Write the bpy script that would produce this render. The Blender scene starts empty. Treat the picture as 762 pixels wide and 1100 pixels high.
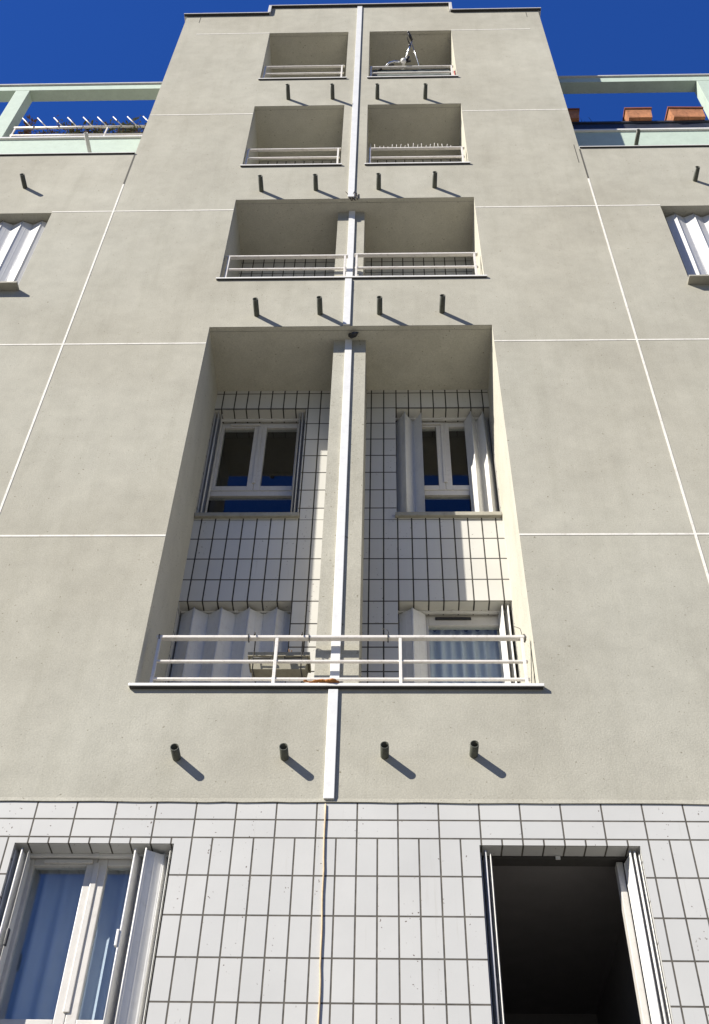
import bpy, bmesh, math, random
from mathutils import Vector, Matrix
random.seed(7)
scene = bpy.context.scene
COL = scene.collection
G = -1.6                      # ground level; z = 0 is the photographer's eye
R = math.radians

# ------------------------------------------------------------------ mesh building
class MB:
    """collects polygons (world coordinates) and links them as one mesh object"""
    def __init__(s):
        s.v = []; s.f = []; s.m = []; s.uv = []
    def poly(s, pts, mat=0, uv=(0, 0, 0), smooth=False):
        i = len(s.v); s.v += [tuple(p) for p in pts]
        s.f.append(list(range(i, i + len(pts)))); s.m.append((mat, smooth)); s.uv.append(uv)
    def box(s, x0, x1, y0, y1, z0, z1, bev=0.0, mat=0, uv=(0, 0, 0), skip=''):
        if bev <= 0:
            P = lambda i, j, k: ((x0, x1)[i], (y0, y1)[j], (z0, z1)[k])
            F = {'f': [(0,0,0),(1,0,0),(1,0,1),(0,0,1)], 'k': [(1,1,0),(0,1,0),(0,1,1),(1,1,1)],
                 'l': [(0,1,0),(0,0,0),(0,0,1),(0,1,1)], 'r': [(1,0,0),(1,1,0),(1,1,1),(1,0,1)],
                 'b': [(0,1,0),(1,1,0),(1,0,0),(0,0,0)], 't': [(0,0,1),(1,0,1),(1,1,1),(0,1,1)]}
            for n, q in F.items():
                if n not in skip: s.poly([P(*c) for c in q], mat, uv)
        else:
            bm = bmesh.new(); bmesh.ops.create_cube(bm, size=1)
            for v in bm.verts:
                v.co = Vector(((x0+x1)/2 + v.co.x*(x1-x0), (y0+y1)/2 + v.co.y*(y1-y0), (z0+z1)/2 + v.co.z*(z1-z0)))
            bmesh.ops.bevel(bm, geom=bm.edges[:], offset=bev, segments=2, affect='EDGES', profile=0.6)
            s.add_bm(bm, mat, uv)
    def add_bm(s, bm, mat=0, uv=(0, 0, 0), smooth=False):
        for f in bm.faces: s.poly([v.co.copy() for v in f.verts], mat, uv, smooth)
        bm.free()
    def tube(s, pts, r, n=10, mat=0, caps=True, r_in=None):
        pts = [Vector(p) for p in pts]; rings = []
        rr = r if isinstance(r, (list, tuple)) else [r]*len(pts)
        d0 = (pts[1]-pts[0]).normalized()
        a = d0.orthogonal().normalized()
        for i, p in enumerate(pts):
            if i == 0: d = d0
            elif i == len(pts)-1: d = (pts[-1]-pts[-2]).normalized()
            else: d = ((pts[i]-pts[i-1]).normalized() + (pts[i+1]-pts[i]).normalized()).normalized()
            a = (a - d*a.dot(d)).normalized(); b = d.cross(a)
            rings.append([p + (a*math.cos(2*math.pi*k/n) + b*math.sin(2*math.pi*k/n))*rr[i] for k in range(n)])
        for i in range(len(rings)-1):
            for k in range(n):
                s.poly([rings[i][k], rings[i][(k+1) % n], rings[i+1][(k+1) % n], rings[i+1][k]], mat, smooth=True)
        if caps:
            s.poly(rings[0][::-1], mat); s.poly(rings[-1], mat)
    def hollow(s, p0, p1, r, t, n=14, mat=0):
        p0 = Vector(p0); p1 = Vector(p1); d = (p1-p0).normalized(); a = d.orthogonal().normalized(); b = d.cross(a)
        ring = lambda c, q: [c + (a*math.cos(2*math.pi*k/n)+b*math.sin(2*math.pi*k/n))*q for k in range(n)]
        A, B, Ci, Di = ring(p0, r), ring(p1, r), ring(p0, r-t), ring(p1, r-t)
        for k in range(n):
            j = (k+1) % n
            s.poly([A[k], A[j], B[j], B[k]], mat, smooth=True); s.poly([Ci[j], Ci[k], Di[k], Di[j]], mat, smooth=True)
            s.poly([B[k], B[j], Di[j], Di[k]], mat)
        s.poly(Ci, mat)
    def torus(s, c, axis, R0, r, n=28, m=8, mat=0):
        c = Vector(c); axis = Vector(axis).normalized(); a = axis.orthogonal().normalized(); b = axis.cross(a)
        P = lambda i, j: c + (a*math.cos(i)+b*math.sin(i))*(R0 + r*math.cos(j)) + axis*r*math.sin(j)
        for i in range(n):
            for j in range(m):
                t0, t1 = 2*math.pi*i/n, 2*math.pi*(i+1)/n; u0, u1 = 2*math.pi*j/m, 2*math.pi*(j+1)/m
                s.poly([P(t0,u0), P(t1,u0), P(t1,u1), P(t0,u1)], mat, smooth=True)
    def ball(s, c, r, sc=(1,1,1), mat=0, seg=14):
        bm = bmesh.new(); bmesh.ops.create_uvsphere(bm, u_segments=seg, v_segments=seg//2+2, radius=r)
        for v in bm.verts: v.co = Vector((v.co.x*sc[0], v.co.y*sc[1], v.co.z*sc[2])) + Vector(c)
        s.add_bm(bm, mat, smooth=True)
    def build(s, name, mats, parent=None, origin=None):
        if not isinstance(mats, (list, tuple)): mats = [mats]
        if origin is None:
            origin = Vector((0, 0, 0))
        if parent is not None:
            w = Vector((0, 0, 0)); p = parent
            while p: w += p.location; p = p.parent
            origin = w
        me = bpy.data.meshes.new(name)
        me.from_pydata([tuple(Vector(v)-Vector(origin)) for v in s.v], [], s.f)
        for m in mats: me.materials.append(m)
        ul = me.uv_layers.new(name='UVMap')
        for p, (mi, sm), off in zip(me.polygons, s.m, s.uv):
            p.material_index = mi; p.use_smooth = sm
            n = p.normal; ax = max(range(3), key=lambda i: abs(n[i]))
            for li in p.loop_indices:
                co = Vector(s.v[me.loops[li].vertex_index])
                if ax == 1: uv = (co.x-off[0], co.z-off[1])
                elif ax == 2: uv = (co.x-off[0], co.y-off[2])
                else: uv = (co.y-off[2], co.z-off[1])
                ul.data[li].uv = uv
        bm = bmesh.new(); bm.from_mesh(me); bmesh.ops.remove_doubles(bm, verts=bm.verts[:], dist=1e-5); bm.to_mesh(me); bm.free()
        o = bpy.data.objects.new(name, me); COL.objects.link(o)
        if parent is not None: o.parent = parent
        else: o.location = origin
        return o

def empty(name, loc, parent=None):
    o = bpy.data.objects.new(name, None); COL.objects.link(o); o.empty_display_size = .1
    if parent is not None:
        w = Vector((0, 0, 0)); p = parent
        while p: w += p.location; p = p.parent
        o.parent = parent; o.location = Vector(loc) - w
    else: o.location = loc
    return o
def tag(o, label, cat, group=None):
    o['label'] = label; o['category'] = cat
    if group: o['group'] = group
    return o

# ------------------------------------------------------------------ materials
def mat(name):
    m = bpy.data.materials.new(name); m.use_nodes = True
    nt = m.node_tree; b = nt.nodes['Principled BSDF']
    return m, nt, b
def N(nt, t, **kw):
    n = nt.nodes.new(t)
    for k, v in kw.items():
        if k.startswith('_'): setattr(n, k[1:], v)
        else: n.inputs[k.replace('__', ' ')].default_value = v
    return n
def L(nt, a, b): nt.links.new(a, b)
def ramp(nt, fac, stops):
    r = nt.nodes.new('ShaderNodeValToRGB'); L(nt, fac, r.inputs[0])
    e = r.color_ramp.elements
    while len(e) < len(stops): e.new(.5)
    for el, (p, c) in zip(e, stops):
        el.position = p; el.color = (c, c, c, 1) if not isinstance(c, tuple) else (*c, 1)
    return r.outputs[0]
def mul(nt, a, b, f=1.0, mode='MULTIPLY'):
    m = nt.nodes.new('ShaderNodeMix'); m.data_type = 'RGBA'; m.blend_type = mode
    if isinstance(f, float): m.inputs[0].default_value = f
    else: L(nt, f, m.inputs[0])
    for x, i in ((a, 6), (b, 7)):
        if isinstance(x, tuple): m.inputs[i].default_value = (*x, 1)
        else: L(nt, x, m.inputs[i])
    return m.outputs[2]
def noise(nt, co, scale, detail=4, rough=.6, sc=None):
    n = N(nt, 'ShaderNodeTexNoise', Scale=scale, Detail=detail, Roughness=rough)
    if sc:
        mp = N(nt, 'ShaderNodeMapping'); mp.inputs['Scale'].default_value = sc
        L(nt, co, mp.inputs[0]); co = mp.outputs[0]
    L(nt, co, n.inputs['Vector']); return n.outputs['Fac']
def bump(nt, b, h, strength, dist):
    n = N(nt, 'ShaderNodeBump', Strength=strength, Distance=dist); L(nt, h, n.inputs['Height']); L(nt, n.outputs[0], b.inputs['Normal'])

def stucco(name, col, amt=1.0):
    m, nt, b = mat(name)
    co = N(nt, 'ShaderNodeTexCoord').outputs['Object']
    big = noise(nt, co, .7, 6, .62)
    c = mul(nt, col, ramp(nt, big, [(.3, 1-.16*amt), (.7, 1+.04*amt)]))
    med = noise(nt, co, 4.5, 6, .7)
    c = mul(nt, c, ramp(nt, med, [(.3, 1-.10*amt), (.7, 1+.05*amt)]))
    streak = noise(nt, co, 1.0, 5, .65, (5.5, 5.5, .45))
    c = mul(nt, c, ramp(nt, streak, [(.30, (.93, .93, .92)), (.52, (1.0, 1.0, 1.0))]))
    fine = noise(nt, co, 90, 3, .7)
    c = mul(nt, c, ramp(nt, fine, [(.3, .85), (.7, 1.1)]))
    pit = noise(nt, co, 38, 2, .5)
    c = mul(nt, c, ramp(nt, pit, [(.26, (.55, .53, .48)), (.32, (1.0, 1.0, 1.0))]))
    warm = noise(nt, co, .35, 3, .5)
    c = mul(nt, c, ramp(nt, warm, [(.35, (1.0, .99, .965)), (.65, (.99, 1.0, 1.0))]))
    L(nt, c, b.inputs['Base Color']); b.inputs['Roughness'].default_value = .92
    b.inputs['Specular IOR Level'].default_value = .2
    h = mul(nt, fine, noise(nt, co, 55, 4, .7), .5, 'MIX')
    bump(nt, b, h, .4, .007)
    return m

def tile(name, bw, rh, ms=.0058, col=(.53, .528, .505), joint=(.085, .078, .066)):
    m, nt, b = mat(name)
    uv = N(nt, 'ShaderNodeTexCoord').outputs['UV']; co = N(nt, 'ShaderNodeTexCoord').outputs['Object']
    # very slight unevenness of the laying
    br = nt.nodes.new('ShaderNodeTexBrick'); br.offset = 0; br.squash = 1
    L(nt, uv, br.inputs['Vector'])
    for k, v in (('Scale', 1), ('Mortar Size', ms), ('Mortar Smooth', .25), ('Bias', 0), ('Brick Width', bw), ('Row Height', rh)): br.inputs[k].default_value = v
    br.inputs['Color1'].default_value = (1.0, 1.0, 1.0, 1); br.inputs['Color2'].default_value = (.95, .955, .96, 1); br.inputs['Mortar'].default_value = (1, 1, 1, 1)
    c = mul(nt, col, br.outputs['Color'])
    c = mul(nt, c, ramp(nt, noise(nt, co, 1.3, 5, .6), [(.3, .93), (.7, 1.04)]))
    # rain streaks and rust-brown specks
    st = noise(nt, co, 1.0, 5, .7, (28, 28, .9))
    c = mul(nt, c, ramp(nt, st, [(.24, (.88, .87, .84)), (.38, (1.0, 1.0, 1.0))]))
    sp = noise(nt, co, 55, 1.5, .5); msk = noise(nt, co, 1.0, 3, .6, (9, 9, 1.2))
    spk = ramp(nt, sp, [(.68, 0.0), (.71, 1.0)]); mk = ramp(nt, msk, [(.54, 0.0), (.60, 1.0)])
    both = mul(nt, spk, mk)
    c = mul(nt, c, (.13, .10, .08), both, 'MIX')
    jn = noise(nt, co, 14, 3, .6)
    jc = mul(nt, joint, ramp(nt, jn, [(.3, .7), (.7, 1.45)]))
    c = mul(nt, c, jc, br.outputs['Fac'], 'MIX')
    L(nt, c, b.inputs['Base Color'])
    rg = ramp(nt, br.outputs['Fac'], [(0, .32), (1, .9)]); L(nt, rg, b.inputs['Roughness'])
    b.inputs['Specular IOR Level'].default_value = .35
    inv = ramp(nt, br.outputs['Fac'], [(0, 1.0), (1, 0.0)])
    h = mul(nt, inv, noise(nt, co, 9, 2, .5), .12, 'MIX')
    bump(nt, b, h, .6, .006)
    return m

def paint(name, col, rough=.45, var=.08, metal=0.0, dirt=.0, scale=6.0):
    m, nt, b = mat(name)
    co = N(nt, 'ShaderNodeTexCoord').outputs['Object']
    c = mul(nt, col, ramp(nt, noise(nt, co, scale, 5, .6), [(.3, 1-var), (.7, 1+var*.4)]))
    if dirt:
        d = noise(nt, co, 22, 5, .75)
        c = mul(nt, c, ramp(nt, d, [(.30, (1-dirt, 1-dirt*1.1, 1-dirt*1.25)), (.48, (1.0, 1.0, 1.0))]))
    L(nt, c, b.inputs['Base Color']); b.inputs['Roughness'].default_value = rough; b.inputs['Metallic'].default_value = metal
    r = ramp(nt, noise(nt, co, scale*3, 4, .6), [(.3, max(.05, rough-.1)), (.7, min(1, rough+.12))]); L(nt, r, b.inputs['Roughness'])
    bump(nt, b, noise(nt, co, 60, 3, .6), .12, .003)
    return m

def glass(name, tint=(.92, .95, .96), ior=1.9):
    m = bpy.data.materials.new(name); m.use_nodes = True; nt = m.node_tree; nt.nodes.clear()
    out = nt.nodes.new('ShaderNodeOutputMaterial')
    fr = N(nt, 'ShaderNodeFresnel', IOR=ior); tr = N(nt, 'ShaderNodeBsdfTransparent'); tr.inputs[0].default_value = (*tint, 1)
    gl = N(nt, 'ShaderNodeBsdfGlossy', Roughness=.01); gl.inputs[0].default_value = (1, 1, 1, 1)
    co = N(nt, 'ShaderNodeTexCoord').outputs['Object']
    bp = N(nt, 'ShaderNodeBump', Strength=.03, Distance=.01); L(nt, noise(nt, co, 2.2, 2, .5), bp.inputs['Height'])
    L(nt, bp.outputs[0], gl.inputs['Normal'])
    mx = nt.nodes.new('ShaderNodeMixShader'); ge = nt.nodes.new('ShaderNodeNewGeometry'); mm = nt.nodes.new('ShaderNodeMath'); mm.operation = 'SUBTRACT'; mm.use_clamp = True; L(nt, fr.outputs[0], mm.inputs[0]); L(nt, ge.outputs['Backfacing'], mm.inputs[1]); L(nt, mm.outputs[0], mx.inputs[0]); L(nt, tr.outputs[0], mx.inputs[1]); L(nt, gl.outputs[0], mx.inputs[2])
    L(nt, mx.outputs[0], out.inputs[0]); return m

STUC = stucco('beige_stucco', (.43, .414, .350))
STUC2 = stucco('recess_stucco', (.57, .55, .47), .6)
JOINT = paint('white_joint', (.72, .70, .64), .8, .12, dirt=.25)
CRACK = paint('dark_joint', (.09, .085, .07), .9)
TILE = tile('white_tile_upright', .12528, .25056)
TILE_H = tile('white_tile_lying', .25056, .12528)
TILE_R = tile('recess_tile', .12528, .25056, .0070, (.57, .56, .515), (.05, .046, .04))
WHITE = paint('white_lacquer', (.74, .73, .70), .38, .06, dirt=.12)
RAILW = paint('cream_railing', (.70, .67, .62), .4, .06, dirt=.22)
PVC = paint('window_pvc', (.57, .55, .51), .35, .05, dirt=.1)
SHUT = paint('shutter_metal', (.66, .655, .63), .42, .06, dirt=.1)
SHUTW = paint('shutter_white', (.62, .62, .61), .38, .04, dirt=.05)
PIPE = paint('downpipe_white', (.69, .695, .685), .4, .05, dirt=.08)
SILL = paint('stone_sill', (.34, .325, .27), .75, .15, dirt=.2)
CAPM = paint('roof_cap_zinc', (.55, .54, .52), .5, .12)
SHADE_TRACK = paint('painted_shade_and_track', (.045, .042, .038), .9)  # near-black: painted shade under sills and caps, in one reveal; also dark tracks
SPOUT = paint('spout_metal', (.085, .09, .068), .55, .3, dirt=.3)
GREEN = paint('pale_green_paint', (.455, .545, .46), .6, .08, dirt=.12)
DARK = paint('dark_navy_board', (.02, .026, .04), .5, .2)
BLACK = paint('black_plastic', (.018, .018, .02), .45)
TERRA = paint('terracotta', (.47, .20, .09), .8, .4, dirt=.55, scale=7)
TERRAD = paint('terracotta_rim', (.22, .07, .04), .8, .2)
TROUGH = paint('trough_plastic', (.30, .28, .21), .6, .15, dirt=.2)
WIRE = paint('wire_iron', (.03, .028, .025), .6)
RUST = paint('rust', (.42, .17, .04), .9, .4, scale=20)
TWIG = paint('dry_twig', (.06, .045, .03), .9, .3)
LEAF = paint('dry_leaf', (.13, .145, .07), .8, .5, scale=20)
LEAFB = paint('brown_leaf', (.20, .11, .06), .9, .4, scale=20)
SOIL = paint('soil', (.05, .035, .025), .95)
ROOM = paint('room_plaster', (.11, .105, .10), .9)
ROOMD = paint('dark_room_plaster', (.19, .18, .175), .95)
FLOORM = paint('balcony_floor', (.30, .28, .25), .9, .2)
CLOTH = paint('curtain_cloth', (.60, .62, .63), .9, .05)
CHROME = paint('bicycle_chrome', (.72, .73, .74), .25, .05, metal=1.0)
BIKE = paint('bicycle_frame', (.34, .36, .37), .35, .05)
RED = paint('red_plastic', (.30, .025, .02), .5)
MESH = paint('grey_green_screen', (.10, .115, .10), .7, .2)
CORD = paint('tan_cord', (.56, .44, .28), .85, .2, scale=25)
GLASS = glass('window_glass', ior=1.65)
GLASSB = glass('window_glass_clear', (.9, .94, .97), 2.3)
GROUND, nt, b = mat('courtyard_paving')
co = N(nt, 'ShaderNodeTexCoord').outputs['Object']
c = mul(nt, (.165, .16, .145), ramp(nt, noise(nt, co, .6, 6, .65), [(.3, .75), (.7, 1.1)])); c = mul(nt, c, ramp(nt, noise(nt, co, 60, 3, .7), [(.3, .8), (.7, 1.15)]))
L(nt, c, b.inputs['Base Color']); b.inputs['Roughness'].default_value = .95

# ------------------------------------------------------------------ setting
mb = MB(); mb.poly([(-900, -900, G), (900, -900, G), (900, 900, G), (-900, 900, G)])
o = mb.build('ground', GROUND); o['kind'] = 'structure'

# ------------------------------------------------------------------ the building
BLD = empty('apartment_building', (0, 0, G))
tag(BLD, 'beige rendered apartment block with white tiled base, stacked recessed balconies and set-back green roof terraces', 'building')
TX0, TX1 = -3.14, 2.39          # tower edges
WX0, WX1 = -9.0, 8.6            # wing ends
ZT = 3.895                      # top of the tile base
ZW = 13.25                      # wing parapet
RD = .78                        # recess depth
JW = .019                       # joint width

REC = [  # x0, x1, z parapet top, z soffit, z floor
    (-1.745, 1.030, 4.81, 9.295, 4.25),
    (-1.750, 1.015, 10.20, 11.985, 9.52),
    (-1.762, -.556, 12.86, 14.68, 12.22), (-.243, 1.003, 12.86, 14.68, 12.22),
    (-1.770, -.565, 15.60, 17.44, 14.90), (-.243, .996, 15.60, 17.44, 14.90)]
WWIN = [(-5.25, -3.85, 10.03, 11.715), (3.105, 4.50, 10.03, 11.715)]      # wing windows
GWIN = [(-2.275, -1.300, 2.02, 3.607), (.547, 1.507, 2.02, 3.607)]        # windows in the tile base

def sheet(m, x0, x1, z0, z1, y, holes=(), mat_=0, uv=(0, 0, 0)):
    xs = sorted({x0, x1} | {h[i] for h in holes for i in (0, 1) if x0 < h[i] < x1})
    zs = sorted({z0, z1} | {h[i] for h in holes for i in (2, 3) if z0 < h[i] < z1})
    for a, b_ in zip(xs, xs[1:]):
        for c_, d in zip(zs, zs[1:]):
            cx, cz = (a+b_)/2, (c_+d)/2
            if any(h[0] < cx < h[1] and h[2] < cz < h[3] for h in holes): continue
            m.poly([(a, y, c_), (b_, y, c_), (b_, y, d), (a, y, d)], mat_, uv)

# --- front wall (render), with its openings and the painted expansion joints
w = MB()
holes = [(a, b_, c_, d) for a, b_, c_, d, _ in REC]
sheet(w, TX0, TX1, ZT, 18.24, 0, holes)
sheet(w, -1.81, 1.0, 18.24, 18.56, 0)
# joints: thin plastic strips a few mm proud
def hj(z, xa, xb): w.box(xa, xb, -.003, .001, z-JW/2, z+JW/2, mat=1, skip='k')
for z in (6.315, 9.012):
    hj(z, TX0+JW/2, REC[0][0]-.0); hj(z, REC[0][1], TX1-JW/2)
hj(11.735, TX0+JW/2, REC[1][0]); hj(11.735, REC[1][1], TX1-JW/2)
hj(14.43, TX0, REC[2][0]); hj(14.43, REC[3][1], TX1)
hj(17.44, TX0+.25, REC[4][0]); hj(17.44, REC[5][1], TX1-.2)
for x in (TX0, TX1):
    w.box(x-JW/2, x+JW/2, -.003, .001, ZT, 12.42, mat=1, skip='k')
    w.box(x-.009, x+.009, -.0025, .001, 12.42, ZW-.03, mat=2, skip='k')
w.box(TX0+.22, TX0+.228, -.0025, .001, 17.95, 18.2, mat=2, skip='k')
w.box(TX1-.20, TX1-.192, -.0025, .001, 17.98, 18.2, mat=2, skip='k')
w.box(TX1-.06, TX1-.052, -.0025, .001, ZW-.4, ZW+.1, mat=2, skip='k')
# tower body above the wings, roof
w.poly([(TX0, 9, ZW), (TX0, 0, ZW), (TX0, 0, 18.24), (TX0, 9, 18.24)])
w.poly([(TX1, 0, ZW), (TX1, 9, ZW), (TX1, 9, 18.24), (TX1, 0, 18.24)])
w.poly([(TX1, 9, G), (TX0, 9, G), (TX0, 9, 18.24), (TX1, 9, 18.24)])
w.poly([(TX0, 0, 18.235), (TX1, 0, 18.235), (TX1, 9, 18.235), (TX0, 9, 18.235)])
w.box(-1.81, 1.0, .001, .3, 18.235, 18.56, skip='f')
w.build('wall', [STUC, JOINT, CRACK], BLD)

for (x0, x1, hole) in ((WX0, TX0, WWIN[0]), (TX1, WX1, WWIN[1])):
    w = MB(); sheet(w, x0, x1, ZT, ZW, 0, [hole])
    for z in (6.315, 9.012, 11.735):
        spans = [(x0, x1 - JW/2 if x1 == TX0 else x1)]
        if x0 == TX1: spans = [(x0+JW/2, x1)]
        a, b_ = spans[0]
        if z == 11.735:
            for aa, bb in ((a, hole[0]), (hole[1], b_)): hj(z, aa, bb)
        else: hj(z, a, b_)
    for xx in (x0-2*0,) if x0 == WX0 else (x1,):
        w.poly([(xx, 9, G), (xx, 0, G), (xx, 0, ZW), (xx, 9, ZW)] if xx == WX0 else [(xx, 0, G), (xx, 9, G), (xx, 9, ZW), (xx, 0, ZW)])
    w.poly([(x1, 9, G), (x0, 9, G), (x0, 9, ZW), (x1, 9, ZW)])
    w.poly([(x0, 0, ZW-.004), (x1, 0, ZW-.004), (x1, 9, ZW-.004), (x0, 9, ZW-.004)])
    # window reveals
    a, b_, c_, d = hole
    w.poly([(a, 0, c_), (a, .24, c_), (a, .24, d), (a, 0, d)]); w.poly([(b_, .24, c_), (b_, 0, c_), (b_, 0, d), (b_, .24, d)])
    w.poly([(a, 0, d), (a, .24, d), (b_, .24, d), (b_, 0, d)]); w.poly([(a, .24, c_), (a, 0, c_), (b_, 0, c_), (b_, .24, c_)])
    o = w.build('wing_wall', [STUC, JOINT], BLD)

# --- balcony recesses: side walls, soffit, parapet inside and floor
for i, (x0, x1, zp, zs, zf) in enumerate(REC):
    s = MB()
    s.poly([(x0, RD, zf), (x0, .001, zf), (x0, .001, zs), (x0, RD, zs)][::-1]); s.poly([(x1, RD, zf), (x1, .001, zf), (x1, .001, zs), (x1, RD, zs)])
    # soffit with a slightly deeper drip edge along the front
    s.poly([(x0, .055, zs), (x0, RD, zs), (x1, RD, zs), (x1, .055, zs)])
    s.poly([(x0, .001, zs-.002), (x0, .05, zs-.002), (x1, .05, zs-.002), (x1, .001, zs-.002)])
    s.poly([(x0, .05, zs-.002), (x0, .05, zs+.012), (x1, .05, zs+.012), (x1, .05, zs-.002)])
    s.poly([(x0, .14, zf), (x1, .14, zf), (x1, .14, zp-.002), (x0, .14, zp-.002)][::-1])
    s.build('balcony_recess', STUC2, BLD)
    f = MB(); f.poly([(x0, .14, zf), (x1, .14, zf), (x1, RD, zf), (x0, RD, zf)]); f.build('balcony_floor', FLOORM, BLD)

# --- pillars standing in the two wide recesses
for (zf, zs, xa, xb) in ((4.25, 9.296, -.523, -.207), (9.52, 11.986, -.562, -.252)):
    p = MB(); p.box(xa, xb, .17, RD+.02, zf, zs, bev=0, skip='tb'); p.build('pillar', STUC, BLD)

# --- tiled back walls of the recesses
DW = [(-1.743, -.800, 4.25, 6.34), (.085, 1.028, 4.25, 6.34)]       # doors of the big recess
RW = [(-1.743, -.812, 7.40, 8.985), (.085, 1.028, 7.40, 8.985)]     # windows of the big recess
XA = .0925
def reveal(m, h, y0, y1, uv, head=True, mat_=0):
    a, b_, c_, d = h
    m.poly([(a, y0, c_), (a, y1, c_), (a, y1, d), (a, y0, d)], mat_, (0, 0, y0)); m.poly([(b_, y1, c_), (b_, y0, c_), (b_, y0, d), (b_, y1, d)], mat_, (0, 0, y0))
    if head: m.poly([(a, y0, d), (a, y1, d), (b_, y1, d), (b_, y0, d)], mat_, (uv[0], 0, y0))
    m.poly([(a, y1, c_), (a, y0, c_), (b_, y0, c_), (b_, y1, c_)], mat_, (uv[0], 0, y0))
for (x0, x1, xa, k) in ((REC[0][0], -.5, -.6715, 0), (-.25, REC[0][1], XA, 1)):
    t = MB()
    sheet(t, x0, x1, 7.34, 9.30, RD, [RW[k]], uv=(xa, 8.995, 0))
    sheet(t, x0, x1, 4.25, 7.34, RD, [DW[k]], uv=(xa, 6.337, 0))
    reveal(t, RW[k], RD, RD+.20, (xa,)); reveal(t, DW[k], RD, RD+.20, (xa,))
    t.build('tiled_back_wall', TILE_R, BLD)
t = MB()
for (x0, x1, xa) in ((REC[1][0], -.55, -.6), (-.26, REC[1][1], -.18)):
    sheet(t, x0, x1, 9.52, 11.99, RD, uv=(xa, 11.90, 0))
t.build('tiled_back_wall', TILE_R, BLD)
for i in (2, 3, 4, 5):
    x0, x1, zp, zs, zf = REC[i]
    t = MB(); sheet(t, x0, x1, zf, zs, RD, uv=(x0, zs, 0)); t.build('tiled_back_wall', TILE_R, BLD)

# --- tiled base: two courses of lying tiles above upright tiles
t = MB(); XB = -.6926; ZB = 3.649
sheet(t, WX0, WX1, G, ZB, .003, GWIN, uv=(XB, ZB, 0))
for gx, yr in zip(GWIN, (.24, .15)): reveal(t, gx, .003, yr, (XB,))
t.build('tile_cladding', TILE, BLD)
t = MB()
sheet(t, WX0, WX1, ZB, ZT, .003, [g[:2]+(0, ZB-.0001) for g in GWIN], uv=(XB+.0, ZB, 0))
t.poly([(WX0, .003, ZT), (WX1, .003, ZT), (WX1, .02, ZT), (WX0, .02, ZT)])
t.build('tile_cladding', TILE_H, BLD)
t = MB(); reveal(t, GWIN[1], .15, .24, (0,)); t.build('inner_reveal', SHADE_TRACK, BLD)  # inner reveal painted near-black, reads as the unlit depth behind the track
# ragged bottom edge of the render over the tiles
t = MB(); x = WX0; z0 = ZT
while x < WX1:
    dx = random.uniform(.10, .3); x2 = min(WX1, x+dx); z1 = ZT + random.uniform(-.004, .004)
    t.poly([(x, -.006, z0), (x2, -.006, z1), (x2, -.001, ZT+.03), (x, -.001, ZT+.03)]); t.poly([(x, .004, z0), (x2, .004, z1), (x2, -.006, z1), (x, -.006, z0)])
    x, z0 = x2, z1
t.build('render_edge', STUC, BLD)

# --- copings
def coping(x0, x1, z0, z1, y0=-.045, y1=.3, name='roof_cap', m=CAPM):
    c_ = MB(); c_.box(x0, x1, y0, y1, z0, z1, bev=.004)
    if z1-z0 < .1: c_.box(x0+.004, x1-.004, y0+.006, -.001, z0-.005, z0-.0005, mat=1)  # dark strip under the front edge, underside shade put in as colour
    return c_.build(name, [m, SHADE_TRACK], BLD)
coping(TX0-.045, -1.83, 18.238, 18.262); coping(1.02, TX1+.045, 18.238, 18.262); coping(-1.86, 1.05, 18.558, 18.582)
coping(-1.86, -1.815, 18.264, 18.556, y1=.02); coping(1.005, 1.05, 18.264, 18.556, y1=.02)
coping(WX0, TX0+.0, ZW-.002, ZW+.014, y0=-.022, y1=.2, name='parapet_cap', m=WHITE); coping(TX1-.0, WX1, ZW-.002, ZW+.014, y0=-.022, y1=.2, name='parapet_cap', m=WHITE)

# --- balcony sills (white caps on the parapets)
for i, (x0, x1, zp, zs, zf) in enumerate(REC):
    s = MB(); ov = .03 if i < 2 else .02; fr = -.034 if i == 0 else -.023
    P = [(x0-ov, fr), (x1+ov, fr)]
    s.box(x0+.004, x1-.004, -.001, .16, zp-.02, zp+.006)
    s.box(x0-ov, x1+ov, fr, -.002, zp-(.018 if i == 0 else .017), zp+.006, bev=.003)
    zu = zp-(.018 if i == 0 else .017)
    s.box(x0-ov+.006, x1+ov-.006, fr+.007, -.002, zu-.006, zu-.0005, mat=1)  # near-black strip painted as the shade beneath the sill
    s.build('balcony_sill', [WHITE, SHADE_TRACK], BLD)

# --- railings
def railing(x0, x1, zs, y, posts, r=.022, r2=.012, base=None, low=True):
    cx = (x0+x1)/2
    E_ = empty('balcony_railing', (cx, y, base), BLD)
    t = MB(); t.box(x0, x1, y-r, y+r*.9, zs[0]-r*.55, zs[0]+r*.55, bev=r*.3); t.build('top_rail', RAILW, E_)
    for z in zs[1:]:
        t = MB(); t.box(x0+.01, x1-.01, y-.012, y+.012, z-r2*.75, z+r2*.75, bev=.003); t.build('rail', RAILW, E_)
    for x in posts:
        t = MB(); t.box(x-.011, x+.011, y-.02, y+.006, base, zs[0]-r*.5, bev=.002)
        t.box(x-.03, x+.03, y-.035, y+.03, base-.001, base+.006); t.build('post', RAILW, E_)
    return E_
e_main = railing(-1.68, 1.0, [5.335, 5.115, 4.955], .10, [-1.655, -.80, .090, .965], .0225, .0105, base=4.816)
railing(-1.735, -.415, [10.745, 10.49, 10.29], .055, [-1.70, -.445], .022, .013, base=10.206)
railing(-.345, .985, [10.765, 10.50, 10.29], .055, [-.32, .945], .022, .013, base=10.206)
railing(-1.75, -.565, [13.43, 13.20], .055, [-1.735, -.60], .019, .012, base=12.866)
e4 = railing(-.215, .985, [13.42, 13.17], .055, [-.20, .95], .019, .012, base=12.866)
railing(-1.75, -.59, [16.20, 15.95], .055, [-1.735, -.63], .018, .012, base=15.606)
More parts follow.
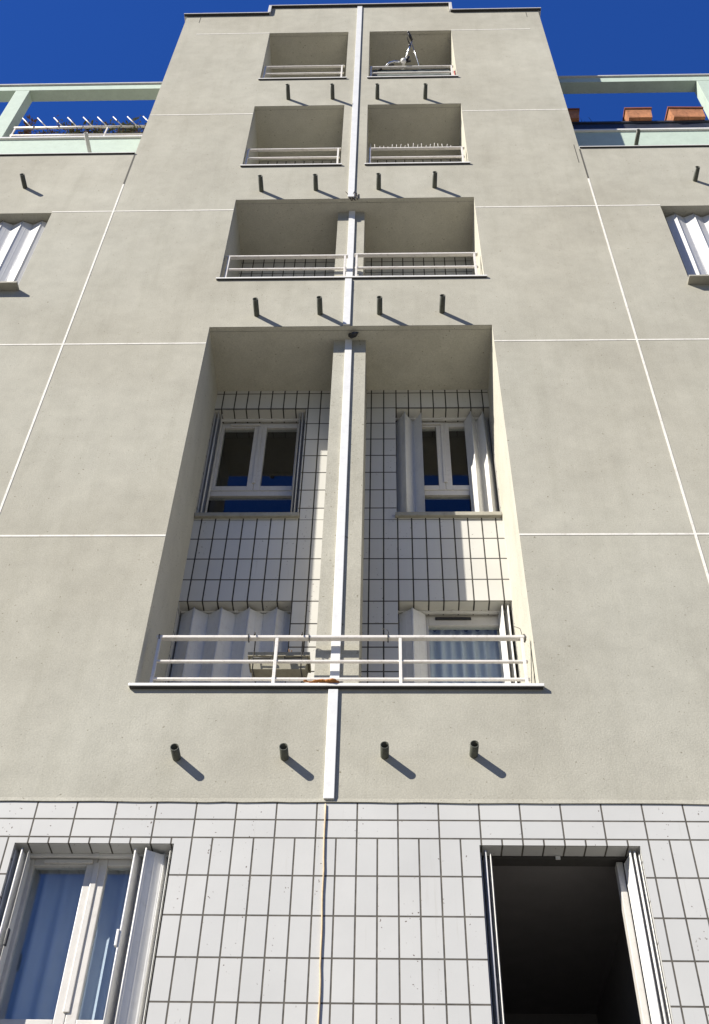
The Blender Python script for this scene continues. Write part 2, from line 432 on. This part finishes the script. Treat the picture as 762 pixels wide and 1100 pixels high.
railing(-.225, .97, [16.13, 15.92], .055, [-.21, .94], .018, .012, base=15.606)
# wire ties on the main rail
for x in (-1.01, -.57, .0, -1.66, .985):
    t = MB(); t.torus((x, .10, 5.335), (1, 0, .1), .029, .004, 14, 6); t.build('wire_tie', WIRE, e_main)
for x, dz in ((.01, .09), (.97, .12)):
    t = MB(); t.tube([(x, .09, 5.36), (x-.01, .09, 5.36+dz*.5), (x-.05, .095, 5.36+dz*.7)], .0025, 5); t.build('wire_tie', WIRE, e_main)
# bird spikes on one upper rail
t = MB()
for k in range(20):
    x = -.19 + k*.053; h = .11 + random.uniform(-.015, .015)
    t.tube([(x, .055, 13.43), (x+random.uniform(-.012, .012), .055+random.uniform(-.02, .02), 13.43+h)], .0035, 5)
t.box(-.2, .83, .045, .065, 13.432, 13.442); t.build('bird_spikes', RAILW, e4)
t = MB()    # rusted fitting on the main sill
for k in range(16):
    a = k/15; t.ball((-.565+a*.215, -.028+random.uniform(-.008, .008), 4.826+random.uniform(0, .012)), random.uniform(.012, .026)*(0.6+a*.5), (1.3, 1, .55), seg=8)
t.build('rusted_fitting', RUST, e_main)

# --- rain water downpipe, in lengths
def pipe(z0, z1, y, x=-.392, wd=.076):
    t = MB(); t.box(x-wd/2, x+wd/2, y-.019, y-.001, z0, z1, bev=.003); t.build('downpipe', PIPE, BLD)
pipe(12.0, 18.555, 0, -.408, .076); pipe(10.21, 11.98, .17, -.398, .072); pipe(9.30, 10.165, 0, -.394, .07); pipe(4.82, 9.29, .17, -.376, .068); pipe(3.915, 4.775, 0, -.371, .067)
for (z, y) in ((10.45, .17),):
    t = MB(); t.box(-.445, -.345, y-.024, y-.0005, z, z+.025, bev=.003); t.build('pipe_clamp', PIPE, BLD)

# --- drain spouts
def spout(x, z, l, tilt=.0, y=0, r=.028):
    t = MB(); t.hollow((x, y+.03, z), (x, y-l, z-tilt*l), r, .004); t.build('drain_spout', SPOUT, BLD)
for x, z in ((-1.368, 4.225), (-.668, 4.23), (-.022, 4.245), (.551, 4.255)): spout(x, z, .12)
for x, z in ((-1.294, 9.50), (-.663, 9.518), (-.069, 9.51), (.551, 9.53)): spout(x, z, .19)
for x, z in ((-1.468, 12.20), (-.826, 12.21), (-.088, 12.213), (.568, 12.24)): spout(x, z, .19)
for x, z in ((-1.321, 14.90), (-.72, 14.89), (-.115, 14.87), (.53, 14.85)): spout(x, z, .20)
spout(-4.315, 12.36, .17); spout(3.621, 12.33, .17)

# --- windows
def zigzag(x0, x1, y0, y1, z0, z1, n, t=.006, start=0, pl=None):
    """folded leaves seen in plan: a zigzag of n leaves, with real thickness and rolled edges"""
    m = MB(); pts = []
    for i in range(n+1):
        pts.append(Vector((x0+(x1-x0)*i/n, y1 if (i+start) % 2 else y0, 0)))
    if pl: pts = [Vector((p[0], p[1], 0)) for p in pl]; n = len(pts)-1
    for i in range(n):
        a, b_ = pts[i], pts[i+1]; d = (b_-a); ln = d.length; d = d/ln; nn = Vector((-d.y, d.x, 0))*t
        # each leaf: shallow profile with a rib in the middle
        prof = [0, .06, .12, .44, .5, .56, .88, .94, 1]; off = [.25, .8, .3, .25, .5, .25, .3, .8, .25]
        F = [a + d*ln*q + nn*o_ for q, o_ in zip(prof, off)]; Bk = [a + d*ln*q - nn*o_ for q, o_ in zip(prof, off)]
        zz = z1 - random.uniform(0, .004)
        for j in range(len(prof)-1):
            for Q, fl in ((F, 0), (Bk, 1)):
                q = [(Q[j].x, Q[j].y, z0), (Q[j+1].x, Q[j+1].y, z0), (Q[j+1].x, Q[j+1].y, zz), (Q[j].x, Q[j].y, zz)]
                m.poly(q[::-1] if not fl else q)
            for z, fl in ((zz, 0), (z0, 1)):
                q = [(F[j].x, F[j].y, z), (F[j+1].x, F[j+1].y, z), (Bk[j+1].x, Bk[j+1].y, z), (Bk[j].x, Bk[j].y, z)]; m.poly(q if fl else q[::-1])
    # hinge rods with their little black feet
    for p in pts[1:-1]:
        m.tube([(p.x, p.y, z0-.004), (p.x, p.y, z1+.01)], .006, 8)
        m.box(p.x-.014, p.x+.014, p.y-.014, p.y+.014, z0-.012, z0+.012, mat=1)
    return m
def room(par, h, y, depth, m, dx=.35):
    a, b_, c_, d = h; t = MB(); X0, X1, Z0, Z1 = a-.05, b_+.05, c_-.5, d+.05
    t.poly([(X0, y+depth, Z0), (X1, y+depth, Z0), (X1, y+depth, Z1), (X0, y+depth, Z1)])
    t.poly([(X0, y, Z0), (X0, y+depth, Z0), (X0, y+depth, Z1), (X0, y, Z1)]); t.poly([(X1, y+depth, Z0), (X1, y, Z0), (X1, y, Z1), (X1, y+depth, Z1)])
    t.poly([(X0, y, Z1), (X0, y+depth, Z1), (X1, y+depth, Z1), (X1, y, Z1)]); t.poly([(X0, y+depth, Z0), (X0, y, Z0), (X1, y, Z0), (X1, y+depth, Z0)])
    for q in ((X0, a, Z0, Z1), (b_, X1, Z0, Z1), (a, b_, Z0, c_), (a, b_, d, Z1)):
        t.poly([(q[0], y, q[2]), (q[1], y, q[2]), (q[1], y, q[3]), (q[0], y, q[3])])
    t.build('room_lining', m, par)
def curtain(par, x0, x1, z0, z1, y, waves=9, amp=.02):
    m = MB(); n = waves*8; P = []
    for i in range(n+1):
        u = i/n; P.append((x0+(x1-x0)*u, y + amp*math.sin(u*waves*2*math.pi) + amp*.5*math.sin(u*waves*4.7+1)))
    for i in range(n):
        m.poly([(P[i][0], P[i][1], z0), (P[i+1][0], P[i+1][1], z0), (P[i+1][0], P[i+1][1], z1), (P[i][0], P[i][1], z1)], smooth=True)
    m.build('curtain', CLOTH, par)
def window(h, yw, yf, ztr=None, sh=(), name='window', shm=SHUT, sash=True, sill=True, glassm=GLASS, curt=False, fwt=.045, swt=.064, fm=None, vent='l', dark=False, track=True, sillm=SILL, sillx=(0, 0)):
    a, b_, c_, d = h; cx = (a+b_)/2
    E_ = empty(name, (cx, yf, c_), BLD)
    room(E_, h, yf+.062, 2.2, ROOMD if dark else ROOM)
    fw = .045
    t = MB()
    t.box(a, a+fw, yf, yf+.06, c_, d, bev=.003); t.box(b_-fw, b_, yf, yf+.06, c_, d, bev=.003)
    if sash or name != 'window': t.box(a+fw, b_-fw, yf+.0, yf+.06, d-fwt, d, bev=.003)
    t.box(a+fw, b_-fw, yf, yf+.06, c_, c_+fw, bev=.003)
    if ztr: t.box(a+fw, b_-fw, yf-.004, yf+.056, ztr-.035, ztr+.035, bev=.004)
    t.build('frame', fm or PVC, E_)
    zb = ztr+.03 if ztr else c_+fw-.01
    if sash:
        for (p, q) in ((a+fw-.012, cx), (cx, b_-fw+.012)):
            sw = .064; t = MB(); zt_ = d-fwt+.012
            y0 = yf-.014
            t.box(p+.001, p+sw, y0, yf+.045, zb, zt_, bev=.005); t.box(q-sw, q-.001, y0, yf+.045, zb, zt_, bev=.005)
            t.box(p+sw, q-sw, y0, yf+.045, zt_-swt, zt_, bev=.005); t.box(p+sw, q-sw, y0, yf+.045, zb, zb+sw, bev=.005)
            t.build('sash', PVC, E_)
            t = MB(); t.box(p+sw-.004, q-sw+.004, yf+.012, yf+.018, zb+sw-.004, zt_-swt+.004); t.build('pane', glassm, E_)
        if ztr:
            t = MB(); t.box(a+fw-.004, b_-fw+.004, yf+.022, yf+.028, c_+fw-.004, ztr-.031); t.build('pane', glassm, E_)
        t = MB(); t.box(cx-.018, cx+.018, yf-.024, yf-.014, zb+.1, d-fw, bev=.004); t.build('mullion_cover', PVC, E_)
    if vent:
        t = MB()
        x = a+.16 if vent == 'l' else cx-.16
        t.box(x, x+.30, yf-.034, yf-.0155, d-fwt-.030, d-fwt-.006, bev=.005); t.build('air_vent', BLACK if vent == 'k' else PVC, E_)
    if track:
        t = MB(); t.box(a+.002, b_-.002, yw+.118, yw+.145, d-(.012 if dark else .02), d-.001, bev=.002); t.box(cx-.014, cx+.014, yw+.108, yw+.117, d-.026, d-.004, mat=1 if dark else 0); t.build('shutter_track', [SHADE_TRACK, SHUT] if dark else [SHUT, SHUT], E_)
    for sp_ in sh:
        if isinstance(sp_, list):
            t = zigzag(0, 1, 0, 1, c_+.02, d-.03, 1, pl=[(px, yw+py) for px, py in sp_]); t.build('folding_shutter', [shm, BLACK], E_); continue
        x0, x1, n, st = sp_
        y0, y1 = (yw+.03, yw+.155) if abs(x1-x0)/n < .09 else (yw+.055, yw+.135)
        t = zigzag(x0, x1, y0, y1, c_+.02, d-.03, n, start=st); t.build('folding_shutter', [shm, BLACK], E_)
    if sill:
        t = MB(); t.box(a+.002+sillx[0], b_-.002+sillx[1], yw-.035, yw+.24, c_-.045, c_+.003, bev=.005); t.build('sill', sillm, E_)
    return E_
# windows in the tile base
g = window(GWIN[0], .003, .175, 2.52, [(-2.272, -2.185, 4, 0), [(-1.548, .15), (-1.535, .03), (-1.51, .15), (-1.468, .02), (-1.365, .085), (-1.345, .16), (-1.318, .02)]], vent='l', glassm=GLASSB, curt=True, fwt=.022, swt=.05)
curtain(g, -2.22, -1.35, 2.06, 3.635, .33, 7, .018)
for z in (3.02,):
    t = MB(); t.box(-2.19, -2.175, .02, .045, z-.05, z+.05, bev=.004); t.build('shutter_latch', BLACK, g)
    t = MB(); t.box(-1.556, -1.540, .02, .045, z-.05, z+.05, bev=.004); t.build('shutter_latch', SHUT, g)
g2 = window(GWIN[1], .003, .175, None, [(.552, .615, 4, 0), [(1.428, .15), (1.447, .03), (1.456, .15), (1.474, .03), (1.484, .15), (1.502, .03)]], vent=None, sash=False, dark=True, fwt=.01, fm=SHUT)
t = MB(); t.box(1.385, 1.424, .168, .238, 2.03, 3.598, bev=.005); t.box(.60, .625, .18, .238, 2.03, 3.598, bev=.005); t.build('frame_lining', PVC, g2)
g2['label'] = 'open window without panes, dark inside'
# big recess: windows and balcony doors
window(RW[0], RD, RD+.175, 7.895, [(-1.738, -1.665, 4, 0), (-.88, -.816, 4, 0)], vent='l', sillx=(-.0, .02), track=True)
window(RW[1], RD, RD+.175, 7.895, [(.095, .345, 3, 1), (.78, 1.02, 4, 1)], vent='l', sillx=(-.015, 0))
d1 = window(DW[0], RD, RD+.175, None, [(-1.735, -.81, 8, 1)], name='balcony_door', sill=False, vent=None)
d2 = window(DW[1], RD, RD+.175, None, [(.095, .315, 2, 1), (.925, 1.02, 4, 1)], name='balcony_door', sill=False, vent='k', sash=False, glassm=GLASSB)
a, b_, c_, d = DW[1]
t = MB(); p, q, sw, yf = .30, .96, .04, RD+.17
for bx in ((p-.17, p+sw, c_+.05, d-.04), (q, q+.05, c_+.05, d-.04), (p+sw, q, d-.13, d-.04), (p+sw, q, c_+.05, c_+.14)): t.box(bx[0], bx[1], yf-.012, yf+.05, bx[2], bx[3], bev=.005)
t.build('sash', PVC, d2)
t = MB(); t.box(p+sw-.004, q+.004, yf+.012, yf+.018, c_+.13, d-.126); t.build('pane', GLASS, d2)
curtain(d2, .28, 1.0, c_+.06, d-.06, yf+.12, 8, .022)
# wing windows with closed folding shutters
for k, h in enumerate(WWIN):
    n = 11; a, b_, c_, d = h
    E_ = empty('window', ((a+b_)/2, .2, c_), BLD)
    room(E_, h, .242, 1.5, ROOM)
    t = MB()
    t.box(a, b_, .2, .24, c_, d); t.build('frame', PVC, E_)
    half = (a+b_)/2; y0_ = .092
    for (x0, x1, st) in ((a+.03 if k == 0 else a+.075, half-.004, k), (half+.004, b_-.012, 1)):
        t = zigzag(x0, x1, y0_, .138, c_+.012, d-.02, 6, t=.004, start=st); t.build('folding_shutter', [SHUTW, BLACK], E_)
    t = MB(); t.box(a+.002, b_-.002, .172, .195, d-.03, d-.001); t.build('shutter_track', SHADE_TRACK, E_)
    t = MB()
    lip = .02
    t.box(a-.0, b_+.0, .002, .2, c_-.03, c_+.006); t.box(a-.035, b_+.035, -.10, -.001, c_-.022, c_+.006, bev=.004); t.build('sill', SILL, E_)

# --- set-back roof terraces: pale green fascia wall, posts and beam
YF = .62
for sgn, (x0, x1) in ((-1, (WX0, TX0)), (1, (TX1, WX1))):
    E_ = empty('roof_terrace', ((x0+x1)/2, YF, ZW), BLD)
    t = MB(); t.box(x0, x1, YF, YF+.18, ZW+.0, 15.13, skip='b'); t.build('terrace_parapet', GREEN, E_)
    t = MB(); t.box(x0, x1, YF-.03, YF+.21, 15.131, 15.17, bev=.005); t.build('parapet_cap', WHITE, E_)
    t = MB(); t.box(x0, x1, YF, YF+.18, 16.93, 17.10, bev=.004); t.build('terrace_beam', GREEN, E_)
    t = MB(); t.box(x0, x1, YF-.025, YF+.21, 17.101, 17.13, bev=.004); t.build('beam_cap', CAPM, E_)
    for px in ((-5.695, -5.48) if sgn < 0 else (4.70, 4.91)), ((-8.7, -8.5) if sgn < 0 else (8.0, 8.2)):
        t = MB(); t.box(px[0], px[1], YF+.002, YF+.178, 15.172, 16.928, bev=.004); t.build('terrace_post', GREEN, E_)
    if sgn < 0:
        t = MB(); t.box(-8.4, -5.55, YF+.004, YF+.176, 15.172, 15.70, bev=.004); t.build('terrace_parapet', GREEN, E_)
    else:
        t = MB(); t.box(x0, 4.69, YF+.10, YF+.14, 15.30, 15.675, bev=.004); t.box(x0, 4.69, YF+.08, YF+.16, 15.64, 15.681, bev=.004)
        for x in (2.6, 3.3, 4.0, 4.66): t.box(x-.015, x+.015, YF+.145, YF+.17, 15.171, 15.64)
        t.build('guard_board', DARK, E_)
    x, z, l = (-4.10, 14.66, .30) if sgn < 0 else (3.42, 14.70, .22)
    t = MB(); t.hollow((x, YF+.03, z), (x+.0, YF-l, z-.02), .028, .004); t.build('drain_spout', SPOUT if sgn > 0 else CAPM, E_)
    if sgn < 0:
        Rl = empty('terrace_railing', (-4.2, YF+.04, 15.17), BLD)
        for z, r in ((15.60, .02), (15.345, .013)):
            t = MB(); t.tube([(-5.40, YF+.03, z), (-3.18, YF+.03, z)], r, 10); t.build('rail', RAILW, Rl)
        for x in (-5.38, -4.03, -3.25):
            t = MB(); t.box(x-.01, x+.01, YF+.022, YF+.04, 15.17, 15.6); t.build('post', RAILW, Rl)
        for k in range(10):
            x = -5.13+k*.222+random.uniform(-.02, .02)
            t = MB(); t.tube([(x, YF+.03, 15.60), (x-.17, YF-.04, 15.62+.17)], .0085, 7); t.build('picket', RAILW, Rl)

# ------------------------------------------------------------------ loose things
# tan cord hanging over the tiles
t = MB(); pts = []
for k in range(40):
    z = ZT - .012 - k*(ZT-1.0)/39; pts.append((-.391 + (ZT-z)*.0125 + .002*math.sin(k*1.3)+random.uniform(-.001, .001), -.0035, z))
t.tube(pts, .0056, 6); tag(t.build('hanging_cord', CORD, origin=(-.37, 0, 1.0)), 'thin tan cord running down the white tiles below the downpipe', 'cord')

# trough hung inside the main railing
T = empty('flower_trough', (-.79, .2, 5.05)); tag(T, 'empty beige plastic flower trough hung by black hooks behind the lowest balcony railing', 'flower trough')
def taper_box(m, x0, x1, y0, y1, z0, z1, inset, wall=.01, mat_=0, rim=0, rimm=0):
    B = [(x0+inset, y0+inset), (x1-inset, y0+inset), (x1-inset, y1-inset), (x0+inset, y1-inset)]; Tp = [(x0, y0), (x1, y0), (x1, y1), (x0, y1)]
    m.poly([(p[0], p[1], z0) for p in B][::-1], mat_)
    for i in range(4):
        j = (i+1) % 4; m.poly([(*B[i], z0), (*B[j], z0), (*Tp[j], z1), (*Tp[i], z1)], mat_)
    I = [(x0+wall, y0+wall), (x1-wall, y0+wall), (x1-wall, y1-wall), (x0+wall, y1-wall)]
    for i in range(4):
        j = (i+1) % 4; m.poly([(*Tp[i], z1), (*Tp[j], z1), (*I[j], z1), (*I[i], z1)], mat_); m.poly([(*I[i], z1), (*I[j], z1), (*I[j], z1-.05), (*I[i], z1-.05)], mat_)
    m.poly([(p[0], p[1], z1-.05) for p in I], mat_)
    if rim:
        r = rim
        m.box(x0-r, x1+r, y0-r, y0, z1-.03, z1+.004, mat=rimm); m.box(x0-r, x1+r, y1, y1+r, z1-.03, z1+.004, mat=rimm)
        m.box(x0-r, x0, y0, y1, z1-.03, z1+.004, mat=rimm); m.box(x1, x1+r, y0, y1, z1-.03, z1+.004, mat=rimm)
t = MB(); taper_box(t, -1.00, -.575, .17, .34, 5.12, 5.25, .018, rim=.012); t.build('trough', TROUGH, T)
for x in (-.965, -.62):
    t = MB(); t.tube([(x, .06, 5.33), (x, .068, 5.362), (x, .10, 5.372), (x, .135, 5.36), (x, .145, 5.30), (x, .145, 5.09), (x+.01, .35, 5.095)], .005, 6)
    sx = 1 if x < -.8 else -1
    t.tube([(x, .145, 5.19), (x+.12*sx, .145, 5.185), (x+.12*sx, .145, 5.20)], .005, 6); t.build('hook', WIRE, T)
t = MB()
for k in range(14):
    a = random.uniform(0, 6.28); t.tube([(-.70, .25, 5.22), (-.70+.05*math.cos(a), .25+.03*math.sin(a), 5.27), (-.70+.10*math.cos(a), .24+.05*math.sin(a), 5.26+random.uniform(0, .06))], .004, 5)
t.build('dead_plant', LEAFB, T)

# terracotta boxes on the right terrace
for (x0, x1, lab, tilt) in ((2.40, 2.80, 'terracotta flower box nearest the tower, in shadow on the right terrace', 0),
                            (3.47, 3.84, 'middle terracotta flower box on the right terrace guard, square to it', 0),
                            (4.10, 4.60, 'terracotta flower box beside the right terrace post, largest and slightly tilted', 4.5)):
    cx, cy, cz = (x0+x1)/2, YF+.12, 15.682
    o = empty('terracotta_planter', (cx, cy, cz)); tag(o, lab, 'planter', 'terracotta flower boxes on the right terrace')
    t = MB(); taper_box(t, x0, x1, YF+.01, YF+.23, 15.683, 15.95, .02, .012); t.build('pot', TERRA, o)
    t = MB(); 
    r = .012
    t.box(x0-r, x1+r, YF-.004, YF+.009, 15.925, 15.957); t.box(x0-r, x1+r, YF+.231, YF+.244, 15.925, 15.957); t.box(x0-r, x0-.001, YF+.009, YF+.231, 15.925, 15.957); t.box(x1+.001, x1+r, YF+.009, YF+.231, 15.925, 15.957)
    t.build('rim', TERRAD, o)
    t = MB(); t.box(x0+.014, x1-.014, YF+.026, YF+.216, 15.89, 15.935); t.build('soil', SOIL, o)
    o.rotation_euler = (0, R(-tilt), R(3 if tilt else 0))

# plants
def scrub(name, base, n, hgt, spread, lab, leafm, nl, cat='plant', group=None, lean=(0, 0)):
    o = empty(name, base); tag(o, lab, cat, group)
    t = MB(); lf = MB(); bx, by, bz = base
    for k in range(n):
        a = random.uniform(0, 6.28); s = random.uniform(.3, 1)*spread; h = hgt*random.uniform(.5, 1)
        p0 = Vector(base) + Vector((random.uniform(-.04, .04), random.uniform(-.03, .03), 0)); p2 = Vector((bx+s*math.cos(a)+lean[0]*h, by+.35*s*math.sin(a)+lean[1], bz+h))
        p1 = (p0+p2)/2 + Vector((random.uniform(-.05, .05), 0, .06)); t.tube([p0, p1, p2], [.006, .0045, .002], 5)
        for _ in range(nl):
            u = random.uniform(.35, 1); p = p0.lerp(p2, u) + Vector([random.gauss(0, .035) for _ in range(3)])
            d = Vector([random.gauss(0, 1) for _ in range(3)]).normalized(); e = d.orthogonal().normalized(); q = random.uniform(.02, .048)
            lf.poly([p-d*q, p+e*q*.45, p+d*q, p-e*q*.45])
    t.build('stem', TWIG, o)
    if nl: lf.build('foliage', leafm, o)
    return o
gp = 'dry plants behind the left terrace railing'
zb = 15.172; yb = YF+.13
scrub('potted_plant', (-5.25, yb, zb), 7, 1.02, .12, 'brown upright dead plant beside the left terrace post', LEAFB, 18, group=gp)
scrub('potted_plant', (-4.42, yb, zb), 12, 1.02, .42, 'straggly green plant behind the middle of the left terrace railing', LEAF, 22, group=gp)
scrub('potted_plant', (-3.85, yb, zb), 12, 1.0, .34, 'dense dry green bush on the left terrace nearest the tower', LEAF, 22, group=gp)
o = empty('climbing_plant', (-4.3, YF+.10, zb)); tag(o, 'tangled dry vine woven along the whole left terrace railing', 'vine')
t = MB(); lf = MB()
for k in range(46):
    x = random.uniform(-5.3, -3.2); z = random.uniform(15.35, 15.62); p = [Vector((x, YF+.08+random.uniform(-.02, .05), z))]
    for q in range(4): p.append(p[-1] + Vector((random.uniform(-.14, .14), random.uniform(-.02, .02), random.uniform(-.05, .13))))
    t.tube(p, [.006, .006, .005, .004, .003], 5)
    for c_ in p:
        for q in range(4):
            a = c_ + Vector([random.gauss(0, .035) for _ in range(3)]); d = Vector([random.gauss(0, 1) for _ in range(3)]).normalized(); e = d.orthogonal().normalized(); w_ = random.uniform(.012, .034)
            lf.poly([a-d*w_, a+e*w_*.5, a+d*w_, a-e*w_*.5], mat=random.choice((0, 0, 1)))
t.tube([(-5.38, YF+.09, zb), (-5.3, YF+.09, 15.4), (-4.4, YF+.10, 15.5), (-3.2, YF+.09, 15.55)], .008, 6)
t.build('stem', TWIG, o); lf.build('foliage', [LEAF, LEAFB], o)
scrub('bare_plant', (2.98, YF+.16, zb), 7, .86, .14, 'bare reddish twigs of a plant between terracotta boxes on the right terrace', LEAFB, 1)
# twigs caught above the second pillar
o = scrub('dead_twigs', (-.37, -.012, 11.93), 5, .28, .13, 'dead twigs stuck beside the downpipe above the second widest balcony', LEAFB, 0, cat='twigs')
# small lamp on the soffit over the tall pillar
o = empty('soffit_lamp', (-.34, .10, 9.295)); tag(o, 'small dark lamp bracket on the ceiling of the tall balcony recess', 'lamp')
t = MB(); t.tube([(-.36, .10, 9.294), (-.36, .10, 9.27)], .02, 10); t.tube([(-.36, .10, 9.272), (-.33, .09, 9.255)], .009, 8); t.build('bracket', BLACK, o)
t = MB(); t.tube([(-.35, .10, 9.262), (-.315, .06, 9.238), (-.275, .04, 9.242)], [.024, .03, .006], 10); t.build('lamp_head', BLACK, o)
# canvas screen along the top right balcony rail
t = MB(); n = 40
for i in range(n):
    xa = -.19+i*1.10/n; xb = -.19+(i+1)*1.10/n; ya = .085+.001*math.sin(i*.9); yb2 = .085+.001*math.sin((i+1)*.9)
    za = 16.12+.003*math.sin(i*.5); zb2 = 16.12+.003*math.sin((i+1)*.5)
    for dy in (0, .003):
        q = [(xa, ya+dy, 15.66), (xb, yb2+dy, 15.66), (xb, yb2+dy, zb2), (xa, ya+dy, za)]; t.poly(q if not dy else q[::-1], smooth=True)
    t.poly([(xa, ya, za), (xb, yb2, zb2), (xb, yb2+.003, zb2), (xa, ya+.003, za)])
tag(t.build('balcony_screen', MESH, origin=(.35, .09, 15.66)), 'grey green canvas screen tied along the top right balcony railing', 'screen')
o = empty('red_pole', (.972, .03, 15.607)); tag(o, 'short red upright at the right end of the top right balcony railing', 'pole')
t = MB(); t.tube([(.972, .02, 15.608), (.972, .02, 15.86)], [.008, .010], 8); t.build('shaft', RED, o)

# bicycle parked behind the top right railing, front wheel up in a stand
B = empty('bicycle', (.35, .33, 14.905)); tag(B, 'silver bicycle with black grips rising above the top right balcony railing', 'bicycle')
rw = Vector((.95, .36, 15.25)); fwv = Vector((-.02, .36, 15.58)); Rr = .34
for c_ in (rw, fwv):
    t = MB(); t.torus(c_, (0, 1, 0), Rr-.02, .02, 36, 8); wo = t.build('wheel', BLACK, B)
    t = MB(); t.torus(c_, (0, 1, 0), Rr-.045, .012, 36, 6, mat=0); t.tube([c_-Vector((0, .05, 0)), c_+Vector((0, .05, 0))], .022, 10)
    for k in range(18):
        a = k*math.pi/9; t.tube([c_+Vector((0, .03*(-1)**k, 0)), c_+Vector((math.cos(a)*(Rr-.05), 0, math.sin(a)*(Rr-.05)))], .0015, 4)
    t.build('rim', CHROME, wo)
bb = Vector((.50, .36, 15.36)); seat = Vector((.70, .36, 15.86)); head = Vector((.17, .36, 16.12)); headb = Vector((.11, .36, 15.98))
t = MB()
for p, q in ((bb, seat), (seat, head), (bb, headb), (headb, head)): t.tube([p, q], .018, 10)
for dy in (-.05, .05):
    t.tube([bb+Vector((0, dy*.4, 0)), rw+Vector((0, dy, 0))], .009, 8); t.tube([seat+Vector((0, dy*.3, 0)), rw+Vector((0, dy, 0))], .008, 8)
    t.tube([headb+Vector((0, dy, -.03)), fwv+Vector((0, dy, 0))], [.014, .009], 8)
t.box(headb.x-.03, headb.x+.03, headb.y-.06, headb.y+.06, headb.z-.045, headb.z-.015); t.build('frame', BIKE, B)
t = MB(); t.tube([seat, seat+Vector((.06, 0, .16))], .014, 8); t.build('seat_post', CHROME, B)
t = MB(); t.ball(seat+Vector((.06, 0, .18)), .13, (1, .55, .28)); t.ball(seat+Vector((-.07, 0, .18)), .06, (1.3, .5, .4)); t.build('saddle', BLACK, B)
t = MB(); st = Vector((.29, .10, 16.36))
t.tube([head, Vector((.215, .33, 16.30))], .015, 8)
t.tube([(.10, .60, 16.42), (.14, .50, 16.40), (.20, .36, 16.34), (.275, .05, 16.34), (.33, -.05, 16.50), (.385, -.14, 16.64)], .011, 8); t.build('handlebar', CHROME, B)
for pts in ([(.385, -.14, 16.64), (.33, -.235, 16.69)], [(.10, .60, 16.42), (.06, .68, 16.43)]):
    t = MB(); t.tube([pts[0], pts[1]], .019, 10); t.ball(pts[1], .02); t.build('grip', BLACK, B)
t = MB(); t.tube([(.375, -.10, 16.60), (.34, -.13, 16.58), (.31, -.20, 16.60)], .008, 6); t.ball((.35, -.09, 16.57), .022); t.build('brake_lever', BLACK, B)
t = MB(); t.tube([(.385, -.10, 16.61), (.44, .0, 16.40), (.50, .12, 16.18), (.42, .30, 16.05)], .005, 6); t.build('brake_cable', CHROME, B)
t = MB(); t.ball((.255, -.0, 16.225), .042, (1, 1, 1.1)); t.tube([(.255, 0, 16.22), (.25, .10, 16.26)], .012, 8); t.build('headlight', WHITE, B)
t = MB(); t.tube([(.30, .0, 16.25), (.34, -.03, 16.31)], [.03, .012], 8); t.tube([(.30, .02, 16.24), (.36, .0, 16.22)], .014, 8); t.build('bell', BLACK, B)
t = MB(); t.tube([(.20, .02, 16.24), (.12, .02, 16.26), (.05, .03, 16.23), (.0, .05, 16.15)], .016, 8); t.build('mudguard_stay', CHROME, B)
t = MB(); t.tube([(.12, .05, 16.22), (-.02, .06, 16.18), (-.1, .08, 16.08)], .014, 8); t.build('basket_strap', BLACK, B)
t = MB(); t.box(-.18, .16, .22, .52, 14.905, 15.235, bev=.008); t.build('wheel_stand', TROUGH, B)

# ------------------------------------------------------------------ camera, light, sky
cam = bpy.data.cameras.new('camera'); co_ = bpy.data.objects.new('camera', cam); COL.objects.link(co_)
r_ = Vector((.99955968, .02242244, .01943424)); u_ = Vector((.00347883, -.73899738, .67369931)); f_ = Vector((-.02946783, .67333506, .73874999))
co_.matrix_world = Matrix(((r_.x, u_.x, -f_.x, 0), (r_.y, u_.y, -f_.y, -6.0), (r_.z, u_.z, -f_.z, 0), (0, 0, 0, 1)))
cam.sensor_fit = 'HORIZONTAL'; cam.sensor_width = 36; cam.lens = 36*1195.2/762; cam.clip_start = .05; cam.clip_end = 3000
scene.camera = co_

SUN = Vector((-1.42, -1.0, 1.25)).normalized()
sl = bpy.data.lights.new('sun', 'SUN'); so = bpy.data.objects.new('sun', sl); COL.objects.link(so)
sl.energy = 5.0; sl.angle = R(.5); sl.color = (1.0, .945, .85)
so.rotation_euler = (-SUN).to_track_quat('-Z', 'Y').to_euler(); so.location = SUN*40
wd = bpy.data.worlds.new('World'); scene.world = wd; wd.use_nodes = True
nt = wd.node_tree; bg = nt.nodes['Background']
sky = nt.nodes.new('ShaderNodeTexSky'); sky.sky_type = 'NISHITA'; sky.sun_disc = False
sky.sun_elevation = math.asin(SUN.z); sky.sun_rotation = math.atan2(SUN.x, SUN.y)
sky.altitude = 1200; sky.air_density = 1.0; sky.dust_density = .0; sky.ozone_density = 8.0
gm = nt.nodes.new('ShaderNodeGamma'); gm.inputs[1].default_value = .55; L(nt, sky.outputs[0], gm.inputs[0])
tc = nt.nodes.new('ShaderNodeTexCoord'); sx_ = nt.nodes.new('ShaderNodeSeparateXYZ'); L(nt, tc.outputs['Generated'], sx_.inputs[0])
deep = ramp(nt, sx_.outputs[2], [(.05, (.62, .92, 1.15)), (.62, (.29, .84, 2.36))])
L(nt, mul(nt, gm.outputs[0], deep), bg.inputs[0]); bg.inputs[1].default_value = .06

vs = scene.view_settings; scene.display_settings.display_device = 'sRGB'
vs.view_transform = 'Standard'; vs.look = 'None'; vs.gamma = 1; vs.exposure = .84; vs.use_curve_mapping = False
scene.render.resolution_x = 709; scene.render.resolution_y = 1024
